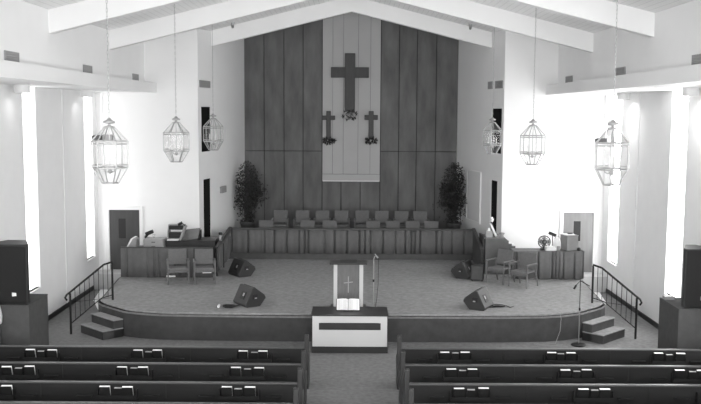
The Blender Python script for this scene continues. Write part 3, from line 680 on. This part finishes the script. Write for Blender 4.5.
o = MB().box(-0.13, 0.1, -0.1, 0.1, 0, 0.08).build('small_carton', M['greyplastic'], None, bevel=0.006, loc=(7.76, 21.55, 1.44)); tag(o, 'small grey carton behind the right loudspeaker on its pedestal', 'box')

# ------------------------------------------------------------------ pews
PY = [18.88, 17.6, 16.33, 15.12]
RX = {-1: [-2.04, -4.3, -6.58], 1: [2.24, 4.52, 6.81]}
rown = ['front', 'second', 'third', 'nearest']
def pew(sx, k, label, proto=None):
    xa, xb = (-8.0, -0.955) if sx < 0 else (1.10, 8.0)
    xm = (xa + xb) / 2; w = (xb - xa) / 2
    t = thing('pew', label, 'pew', (xm, PY[k], 0), 0, 'pews in the ' + ('left' if sx < 0 else 'right') + ' block')
    MB().prism([(0.0, 0.1), (0.04, 0.1), (0.055, 0.45), (0.03, 0.875), (-0.03, 0.875), (-0.01, 0.45)], -w, w, 'x').build('back', M['pew'], t)
    MB().box(-w, w, -0.045, 0.05, 0.875, 0.905).build('cap_rail', M['pewcap'], t, bevel=0.008)
    MB().box(-w, w, 0.05, 0.50, 0.41, 0.45).build('seat', M['pew'], t, bevel=0.01)
    for sgn in (-1, 1):
        xe = sgn * w
        pr = [(-0.07, 0), (0.52, 0), (0.52, 0.08), (0.47, 0.14), (0.5, 0.55), (0.46, 0.64), (0.2, 0.68), (0.09, 0.8), (0.07, 1.13), (0.04, 1.18), (-0.05, 1.18), (-0.07, 1.15)]
        MB().prism(pr, xe - 0.01 if sgn > 0 else xe - 0.08, xe + 0.08 if sgn > 0 else xe + 0.01, 'x').build('end_panel', M['pewend'], t, bevel=0.012)
    MB().box(-0.02, 0.02, 0.06, 0.46, 0, 0.41).build('mid_support', M['pew'], t)
    for x in RX[sx]:
        x -= xm
        MB().box(x - 0.36, x + 0.36, -0.12, -0.005, 0.6, 0.615).box(x - 0.36, x + 0.36, -0.135, -0.12, 0.6, 0.68).box(x - 0.37, x - 0.355, -0.12, -0.01, 0.6, 0.78).box(x + 0.355, x + 0.37, -0.12, -0.01, 0.6, 0.78).build('book_rack', M['pew'], t)
        for sg in (-1, 1):
            MB().box(x + sg * 0.62 - 0.14, x + sg * 0.62 + 0.14, -0.09, -0.005, 0.64, 0.66).build('cup_holder', M['pew'], t)
    for x in (-w * 0.36, w * 0.3):
        MB().box(x - 0.012, x + 0.012, -0.035, 0.0, 0.6, 0.87).build('back_batten', M['pew'], t)
    return t
for k in range(4):
    for sx in (-1, 1):
        pew(sx, k, 'dark wooden pew in the %s row left of the aisle' % rown[k] if sx < 0 else 'dark wooden pew in the %s row right of the aisle' % rown[k])
# hymnals and cards
hy = MB().box(-0.1, 0.1, -0.03, -0.026, 0, 0.222).box(-0.1, 0.1, 0.026, 0.03, 0, 0.222).box(-0.1, -0.095, -0.03, 0.03, 0, 0.222).build('hymnal', M['hymnal'])
MB().box(-0.094, 0.098, -0.0255, 0.0255, 0.002, 0.222).build('page_block', M['paper'], hy)
tag(hy, 'x', 'book', 'hymnals in the pew racks')
cd = MB().box(-0.075, 0.075, -0.026, -0.022, 0, 0.185).box(-0.075, 0.075, 0.022, 0.026, 0, 0.185).box(-0.075, -0.07, -0.022, 0.022, 0, 0.185).box(0.07, 0.075, -0.022, 0.022, 0, 0.185).build('card_holder', M['hymnal']); tag(cd, 'x', 'card holder', 'card holders in the pew racks')
MB().box(-0.068, 0.068, -0.021, 0.021, 0.0, 0.188).build('card_stack', M['card'], cd)
first_h, first_c = True, True
rackn = ['rack nearest the aisle', 'middle rack', 'rack nearest the wall']
rd = random.Random(4)
for k in range(3):
    for sx in (-1, 1):
        for r_, x in enumerate(RX[sx]):
            if k == 2 and r_ == 2 and sx > 0: continue
            blk = 'left' if sx < 0 else 'right'
            for j, dx in enumerate((-0.215, 0.215)):
                if k == 2 and r_ == 2 and j == 0: continue
                lb = '%s of two dark hymnals, %s, %s pew, %s block' % ('left' if j == 0 else 'right', rackn[r_], rown[k], blk)
                o = hy if first_h else dup(hy); first_h = False
                o['label'] = lb
                o.location = (x + dx + rd.uniform(-0.03, 0.03), PY[k] - 0.054, 0.628 + rd.uniform(0, 0.012)); o.rotation_euler = (R(rd.uniform(13, 17)), 0, R(rd.uniform(-2, 2)))
            if k == 2 and r_ == 2: continue
            o = cd if first_c else dup(cd); first_c = False
            o['label'] = 'dark holder of pale cards between hymnals, %s, %s pew, %s block' % (rackn[r_], rown[k], blk)
            o.location = (x + rd.uniform(-0.02, 0.02), PY[k] - 0.054, 0.628 + rd.uniform(0.0, 0.02)); o.rotation_euler = (R(15), 0, 0)

# ------------------------------------------------------------------ crosses and sprays
def cross(label, x, zt, zb, zh, hw, w, name):
    t = thing(name, label, 'cross', (x, DB - 0.09, zb))
    h = zt - zb
    MB().box(-w / 2, w / 2, -0.05, 0.05, 0, h).build('upright', M['crosswood'], t, bevel=0.012)
    MB().box(-hw, hw, -0.045, 0.055, zh - zb - w / 2, zh - zb + w / 2).build('crossbar', M['crosswood'], t, bevel=0.012)
    MB().box(-w / 3, w / 3, 0.05, 0.09, h * 0.4, h * 0.6).build('wall_block', M['crosswood'], t)
cross('large dark wooden cross hung centrally on the pale panel', -0.05, 8.21, 5.75, 7.47, 0.74, 0.40, 'wall_cross')
cross('small dark wooden cross left of the large cross', -0.88, 5.97, 4.85, 5.71, 0.26, 0.17, 'wall_cross')
cross('small dark wooden cross right of the large cross', 0.79, 5.98, 4.85, 5.73, 0.26, 0.19, 'wall_cross')
def spray(label, x, z, w, h, n, seed, pale):
    rd = random.Random(seed)
    t = thing('hanging_flower_spray', label, 'flowers', (x, DB - 0.19, z), 0, 'sprays at the feet of crosses')
    for nm, m, cnt, sz in (('foliage', 'leaf', n, 0.13), ('blossom', 'petal', pale, 0.06)):
        mb = MB()
        for i in range(cnt):
            a = rd.uniform(0, 2 * math.pi); rr = math.sqrt(rd.random())
            c = Vector((w * rr * math.cos(a), rd.uniform(-0.05, 0.05) - (0.04 if nm == 'blossom' else 0), h * rr * math.sin(a) * 0.8))
            d = Vector((c.x * 1.5 + rd.uniform(-0.2, 0.2), rd.uniform(-0.3, 0.1), rd.uniform(-0.6, 0.5))).normalized()
            s_ = Vector((rd.uniform(-1, 1), rd.uniform(-1, 1), rd.uniform(-1, 1))).cross(d).normalized()
            L_ = sz * rd.uniform(0.7, 1.3); w_ = L_ * (0.22 if nm == 'foliage' else 0.45)
            mb.add([c, c + d * L_ * 0.5 + s_ * w_, c + d * L_, c + d * L_ * 0.5 - s_ * w_], [(0, 1, 2, 3)])
        mb.build(nm, M[m], t)
    MB().tube([(0, 0.06, -0.02), (0, 0.0, 0.05)], 0.03, 6).build('stem', M['leaf'], t)
spray('spray of leaves and pale flowers at the foot of the large cross', -0.05, 5.82, 0.22, 0.15, 110, 1, 130)
spray('spray of dark leaves at the foot of the left small cross', -0.86, 4.82, 0.2, 0.1, 90, 2, 8)
spray('spray of dark leaves at the foot of the right small cross', 0.8, 4.83, 0.2, 0.1, 90, 3, 8)

# ------------------------------------------------------------------ ficus trees
def ficus(label, x, y, z, seed, w):
    rd = random.Random(seed)
    t = thing('potted_ficus', label, 'tree', (x, y, z), 0, 'potted trees beside the choir')
    MB().lathe([(0.2, 0), (0.27, 0.4), (0.29, 0.42), (0.29, 0.48), (0.25, 0.48), (0.24, 0.4)], 20).build('pot', M['pot'], t, smooth=True)
    mb = MB(); tips = []
    for i in range(3):
        a = i * 2.1 + rd.random(); mb.tube([(0.04 * math.cos(a), 0.04 * math.sin(a), 0.45), (0.06 * math.cos(a + 1), 0.06 * math.sin(a + 1), 1.0), (0.1 * math.cos(a), 0.1 * math.sin(a), 1.5)], [0.035, 0.03, 0.022], 7)
        for j in range(8):
            b = rd.uniform(0, 6.28); h0 = rd.uniform(0.9, 1.5); rr = rd.uniform(0.25, w); e_ = (max(-0.38 if x < 0 else -1, min(0.38 if x > 0 else 1, rr * math.cos(b))), rr * 0.85 * math.sin(b), h0 + rd.uniform(0.2, 1.05))
            mb.tube([(0.07 * math.cos(a), 0.07 * math.sin(a), h0), (e_[0] * 0.5, e_[1] * 0.5, h0 + 0.55 * (e_[2] - h0)), e_], [0.016, 0.011, 0.005], 5); tips.append(Vector(e_))
    mb.build('trunk', M['bark'], t)
    mb = MB()
    for i in range(4200):
        if rd.random() < 0.2:
            c = Vector((rd.gauss(0, 0.13), rd.gauss(0, 0.13), rd.uniform(0.5, 1.2)))
        elif rd.random() < 0.5:
            c = rd.choice(tips) + Vector((rd.gauss(0, 0.12), rd.gauss(0, 0.12), rd.gauss(-0.05, 0.14)))
        else:
            while True:
                p = Vector((rd.uniform(-1, 1), rd.uniform(-1, 1), rd.uniform(-1, 1)))
                if p.length < 1: break
            c = Vector((p.x * w * (1.0 - 0.25 * p.z), p.y * w * 0.85, 1.85 + p.z * 0.98))
        lim = 5.06 - 0.181 * (y + c.y - D) - 0.1
        if abs(x + c.x) > lim: continue
        d = Vector((rd.uniform(-1, 1), rd.uniform(-1, 1), rd.uniform(-1.3, 0.2))).normalized()
        s_ = Vector((rd.uniform(-1, 1), rd.uniform(-1, 1), rd.uniform(-1, 1))).cross(d)
        if s_.length < 0.1: continue
        s_.normalize(); L_ = rd.uniform(0.06, 0.11)
        mb.add([c, c + d * L_ * 0.45 + s_ * L_ * 0.24, c + d * L_, c + d * L_ * 0.45 - s_ * L_ * 0.24], [(0, 1, 2, 3)])
    mb.build('foliage', M['leaf'], t)
ficus('leafy potted ficus at the left end of the choir', -3.92, 34.0, 1.29, 11, 0.55)
ficus('leafy potted ficus at the right end of the choir', 3.94, 34.0, 1.29, 12, 0.55)

# ------------------------------------------------------------------ lanterns
def make_lantern(label):
    """origin at the very bottom of the glass"""
    t = thing('hanging_lantern', label, 'lantern', (0, 0, 0), 0, 'hanging glass lanterns')
    rings = [(0.15, 0.0), (0.315, 0.28), (0.33, 0.30), (0.33, 0.76), (0.315, 0.78), (0.09, 1.02)]
    ang = [R(60 * i) for i in range(6)]
    def V(k, i): r_, z_ = rings[k]; return Vector((r_ * math.cos(ang[i % 6]), r_ * math.sin(ang[i % 6]), z_))
    mb = MB()
    for k in range(6):
        if k in (2, 4): continue
        rad = 0.012
        for i in range(6): mb.tube([V(k, i), V(k, i + 1)], rad, 6)
    for k in (2,):
        for i in range(6): mb.tube([V(2, i) + Vector((0, 0, 0.03)), V(2, i + 1) + Vector((0, 0, 0.03))], 0.008, 6)
    for k in (4,):
        for i in range(6): mb.tube([V(3, i) - Vector((0, 0, 0.05)), V(3, i + 1) - Vector((0, 0, 0.05))], 0.008, 6)
    for i in range(6): mb.tube([V(k, i) for k in range(6)], 0.012, 6)
    mb.build('frame', M['brass'], t)
    mb = MB()
    for k in (0, 2, 4):
        for i in range(6):
            a, b, c, d = [v * 1 for v in (V(k, i), V(k, i + 1), V(k + 1, i + 1), V(k + 1, i))]
            mb.add([a, b, c, d], [(0, 1, 2, 3)])
    mb.build('glass_pane', M['glass'], t)
    MB().lathe([(0.1, 1.01), (0.1, 1.03), (0.03, 1.05), (0.025, 1.08), (0.1, 1.09), (0.11, 1.12), (0.05, 1.15), (0.02, 1.19)], 18).build('finial', M['brass'], t, smooth=True)
    mb = MB().tube([(0, 0, 1.02), (0, 0, 0.22)], 0.01, 6).lathe([(0.01, 0.17), (0.04, 0.2), (0.03, 0.25), (0.01, 0.27)], 10)
    for i in range(4):
        a = R(45 + 90 * i); c_, s_ = math.cos(a), math.sin(a)
        mb.tube([(0, 0, 0.25), (0.07 * c_, 0.07 * s_, 0.2), (0.13 * c_, 0.13 * s_, 0.23), (0.14 * c_, 0.14 * s_, 0.3)], 0.007, 6)
        mb.lathe([(0.01, 0.3), (0.035, 0.31), (0.035, 0.318)], 10, c=(0.14 * c_, 0.14 * s_, 0))
    arm = mb.build('candelabra', M['brass'], t)
    for i in range(4):
        a = R(45 + 90 * i); c = (0.14 * math.cos(a), 0.14 * math.sin(a), 0)
        cn = MB().lathe([(0.013, 0.318), (0.013, 0.45)], 8, c=c).build('candle', M['white'], arm)
    for i in range(4):
        a = R(45 + 90 * i); c = (0.14 * math.cos(a), 0.14 * math.sin(a), 0)
        MB().lathe([(0.008, 0.45), (0.018, 0.475), (0.012, 0.51), (0.003, 0.54)], 8, c=c).build('bulb', M['bulb'], arm)
    # chain
    mb = MB(); z = 1.2; k = 0; L_ = 0.075
    top = ceil_z(4.6) - 4.6 - 0.08
    while z < top:
        P = []
        for j in range(8):
            a = 2 * math.pi * j / 8; q = 0.013 * math.cos(a); h = 0.5 * L_ * 1.25 * math.sin(a)
            P.append((q, 0, z + L_ / 2 + h) if k % 2 else (0, q, z + L_ / 2 + h))
        mb.tube(P, 0.004, 4, closed=True); z += L_; k += 1
    mb.build('chain', M['brass'], t)
    MB().lathe([(0.02, top), (0.07, top + 0.03), (0.08, top + 0.10)], 16).build('ceiling_canopy', M['brass'], t)
    return t
l0 = make_lantern('large glass lantern hanging at front left, nearest the left ledge')
l0.location = (-4.39, 16.4, 4.6); l0.rotation_euler.z = R(4)
spots = [(-4.57, 23.6, 4.6, 'glass lantern hanging second along the left row, before white wall'), (-4.5, 29.5, 4.67, 'glass lantern hanging farthest back, before the left chancel opening'),
         (4.76, 16.4, 4.62, 'large glass lantern hanging at front right, nearest the right ledge'), (4.76, 23.6, 4.58, 'glass lantern hanging second along the right row, before white wall'),
         (4.62, 29.5, 4.6, 'glass lantern hanging farthest back, before the right chancel opening')]
for i, (x, y, z, lb) in enumerate(spots): dup(l0, (x, y, z), R((7, -5, 10, 3, 12)[i]), lb)

# ------------------------------------------------------------------ fittings
def wall_vent(label, loc, rz, w=0.75, h=0.2, cells=1):
    t = thing('wall_vent', label, 'vent', loc, rz, 'wall vents')
    MB().box(-w / 2, w / 2, -0.02, 0.0, 0, h).build('backing', M['card'], t)
    mb = MB().box(-w / 2 - 0.02, w / 2 + 0.02, -0.03, 0, -0.02, 0.0).box(-w / 2 - 0.02, w / 2 + 0.02, -0.03, 0, h, h + 0.02).box(-w / 2 - 0.02, -w / 2, -0.03, 0, 0, h).box(w / 2, w / 2 + 0.02, -0.03, 0, 0, h)
    mb.build('frame', M['greyplastic'], t)
    mb = MB(); n = 5
    for i in range(n):
        z = h * (i + 0.5) / n
        mb.box(-w / 2, w / 2, -0.03, -0.022, -0.012, 0.012, Matrix.Translation((0, 0, z)) @ Matrix.Rotation(R(30), 4, 'X'))
    mb.build('louvre', M['greyplastic'], t)
pos = ['nearest the camera end', 'midway along', 'nearest the front wall']
for i, y in enumerate((18.45, 23.73, 28.98)): wall_vent('grey square vent above the left ledge, %s' % pos[i], (-UW + 0.0, y, 6.88), R(90), 0.72)
for i, y in enumerate((17.95, 23.25, 28.7)): wall_vent('grey square vent above the right ledge, %s' % pos[i], (UW, y, 6.88), R(-90), 0.8)
T, _ = frame((-OX, D), (-BX, DB)); ang = math.atan2(DB - D, OX - BX)
p = T @ Vector((0.65, 0, 0)); wall_vent('small grey vent high on the left chancel wall', (p.x, p.y, 6.75), ang, 1.0, 0.2)
T2, _ = frame((OX, D), (BX, DB))
for i, tt in enumerate((0.5, 1.4)):
    p = T2 @ Vector((tt, 0, 0)); wall_vent('small grey vent high on the right chancel wall, nearer the %s' % ('nave' if i == 0 else 'back wall'), (p.x, p.y, 6.78), -ang, 0.7 if i == 0 else 0.42, 0.22)
p = T @ Vector((2.45, 0, 0))
t = thing('wall_control_box', 'small grey control box on the left chancel wall', 'switch', (p.x, p.y, 2.98), ang)
MB().box(-0.28, 0.28, -0.08, 0, 0, 0.24).build('housing', M['greyplastic'], t, bevel=0.01)
MB().box(-0.16, 0.16, -0.09, -0.08, 0.08, 0.17).build('cover_plate', M['card'], t)
p = T2 @ Vector((3.0, 0, 0))
t = thing('wall_panel', 'white framed board on the right chancel wall beyond the doorway', 'board', (p.x, p.y, 1.95), -ang)
MB().box(-0.75, 0.75, -0.03, 0, 0, 1.8).build('board_face', M['trim'], t)
MB().box(-0.8, -0.75, -0.05, 0, -0.05, 1.85).box(0.75, 0.8, -0.05, 0, -0.05, 1.85).box(-0.8, 0.8, -0.05, 0, 1.8, 1.85).box(-0.8, 0.8, -0.05, 0, -0.05, 0).build('frame', M['wall'], t)
# lights under the soffit, flood lamps on pipes, ceiling spots
k = 0
for sx in (-1, 1):
    for y, nm in ((22.6 if sx < 0 else 21.9, 'farther from the front wall'), (28.1 if sx < 0 else 27.3, 'nearer the front wall')):
        t = thing('soffit_downlight', 'white can downlight under the %s ledge, %s' % ('left' if sx < 0 else 'right', nm), 'light', (sx * 8.2, y, SO), 0, 'soffit downlights')
        MB().lathe([(0.17, -0.2), (0.19, -0.2), (0.19, 0.0), (0.15, 0.0), (0.15, -0.05)], 24).build('housing', M['trim'], t, smooth=False)
        MB().lathe([(0.145, -0.16), (0.145, -0.14)], 20).build('lens', M['lamp'], t)
    side = 'left' if sx < 0 else 'right'
    t = thing('mounted_flood_lamp', 'dark flood lamp on a white pipe at the %s front corner' % side, 'lamp', (sx * 8.18 if sx < 0 else 8.28, 29.7 if sx < 0 else 29.3, SO))
    MB().tube([(-sx * -0.0, -1.0, -0.035), (0, 0, -0.035), (0, 0, -1.75)], 0.028, 8).build('pipe', M['trim'], t)
    MB().box(-0.28, 0.02, -0.13, 0.13, -1.58, -1.42).build('housing', M['iron'], t, bevel=0.02)
    MB().box(-0.32, -0.28, -0.11, 0.11, -1.56, -1.44).build('lens', M['black'], t)
    MB().box(0.0, 0.34, -0.1, 0.1, -1.62, -1.4).build('rear_box', M['greyplastic'], t, bevel=0.02)
    t = thing('ceiling_spotlight', 'small spotlight under the ceiling %s of the chancel beam' % side, 'light', (sx * 4.02, 30.9, ceil_z(4.02)), 0)
    MB().lathe([(0.06, -0.06), (0.07, 0.02)], 12).build('base', M['steel'], t)
    MB().lathe([(0.045, -0.07), (0.055, 0.07)], 12, T=Matrix.Translation((0, -0.06, -0.12)) @ Matrix.Rotation(R(60), 4, 'X')).build('lamp_head', M['steel'], t)

# ------------------------------------------------------------------ light
def area(name, loc, rot, sx_, sy_, power):
    l = bpy.data.lights.new(name, 'AREA'); l.shape = 'RECTANGLE'; l.size = sx_; l.size_y = sy_; l.energy = power
    o = bpy.data.objects.new(name, l); COL.objects.link(o); o.location = loc; o.rotation_euler = rot; return o
def point(name, loc, p, r=0.1):
    l = bpy.data.lights.new(name, 'POINT'); l.energy = p; l.shadow_soft_size = r
    o = bpy.data.objects.new(name, l); COL.objects.link(o); o.location = loc; return o
# fill panel added behind the camera to brighten the nave
area('rear_fill_light', (0, Y0 + 0.2, 5.2), (R(90), 0, 0), 15, 6.0, 2900)
# the can downlights under the ledges
for sx in (-1, 1):
    for y in ((22.6, 28.1) if sx < 0 else (21.9, 27.3)):
        l = bpy.data.lights.new('soffit_can_light', 'SPOT'); l.energy = 12 if sx < 0 else 120; l.spot_size = R(179); l.spot_blend = 1.0; l.shadow_soft_size = 0.12
        o = bpy.data.objects.new('soffit_can_light', l); COL.objects.link(o); o.location = (sx * 8.2, y, SO - 0.22)

wd = bpy.data.worlds.new('white_fill_world'); SC.world = wd; wd.use_nodes = True  # plain white world, added as soft fill through the open rear end
bg = wd.node_tree.nodes['Background']; bg.inputs['Color'].default_value = (1, 1, 1, 1); bg.inputs['Strength'].default_value = 1.0

# ------------------------------------------------------------------ camera
F_PX, H = 900.0, 5.9
p_ = math.atan(89 / F_PX); ro = R(0.33)
Rv = Vector((1, 0, 0)); Fv = Vector((0, math.cos(p_), -math.sin(p_))); Uv = Vector((0, math.sin(p_), math.cos(p_)))
rt = Rv * math.cos(ro) + Uv * math.sin(ro); up = Uv * math.cos(ro) - Rv * math.sin(ro)
cam = bpy.data.cameras.new('camera'); cam.sensor_width = 36; cam.lens = 36 * F_PX / 701; cam.clip_end = 200
co = bpy.data.objects.new('camera', cam); COL.objects.link(co)
co.matrix_world = Matrix(((rt.x, up.x, -Fv.x, 0), (rt.y, up.y, -Fv.y, 0), (rt.z, up.z, -Fv.z, H), (0, 0, 0, 1)))
SC.camera = co
vs = SC.view_settings
vs.view_transform = 'Standard'; vs.look = 'None'; vs.gamma = 1.0; vs.use_curve_mapping = False
vs.exposure = 0.0
SC.cycles.max_bounces = 10; SC.cycles.diffuse_bounces = 6; SC.cycles.transparent_max_bounces = 16
SC.cycles.use_denoising = True
SC.cycles.sample_clamp_indirect = 8
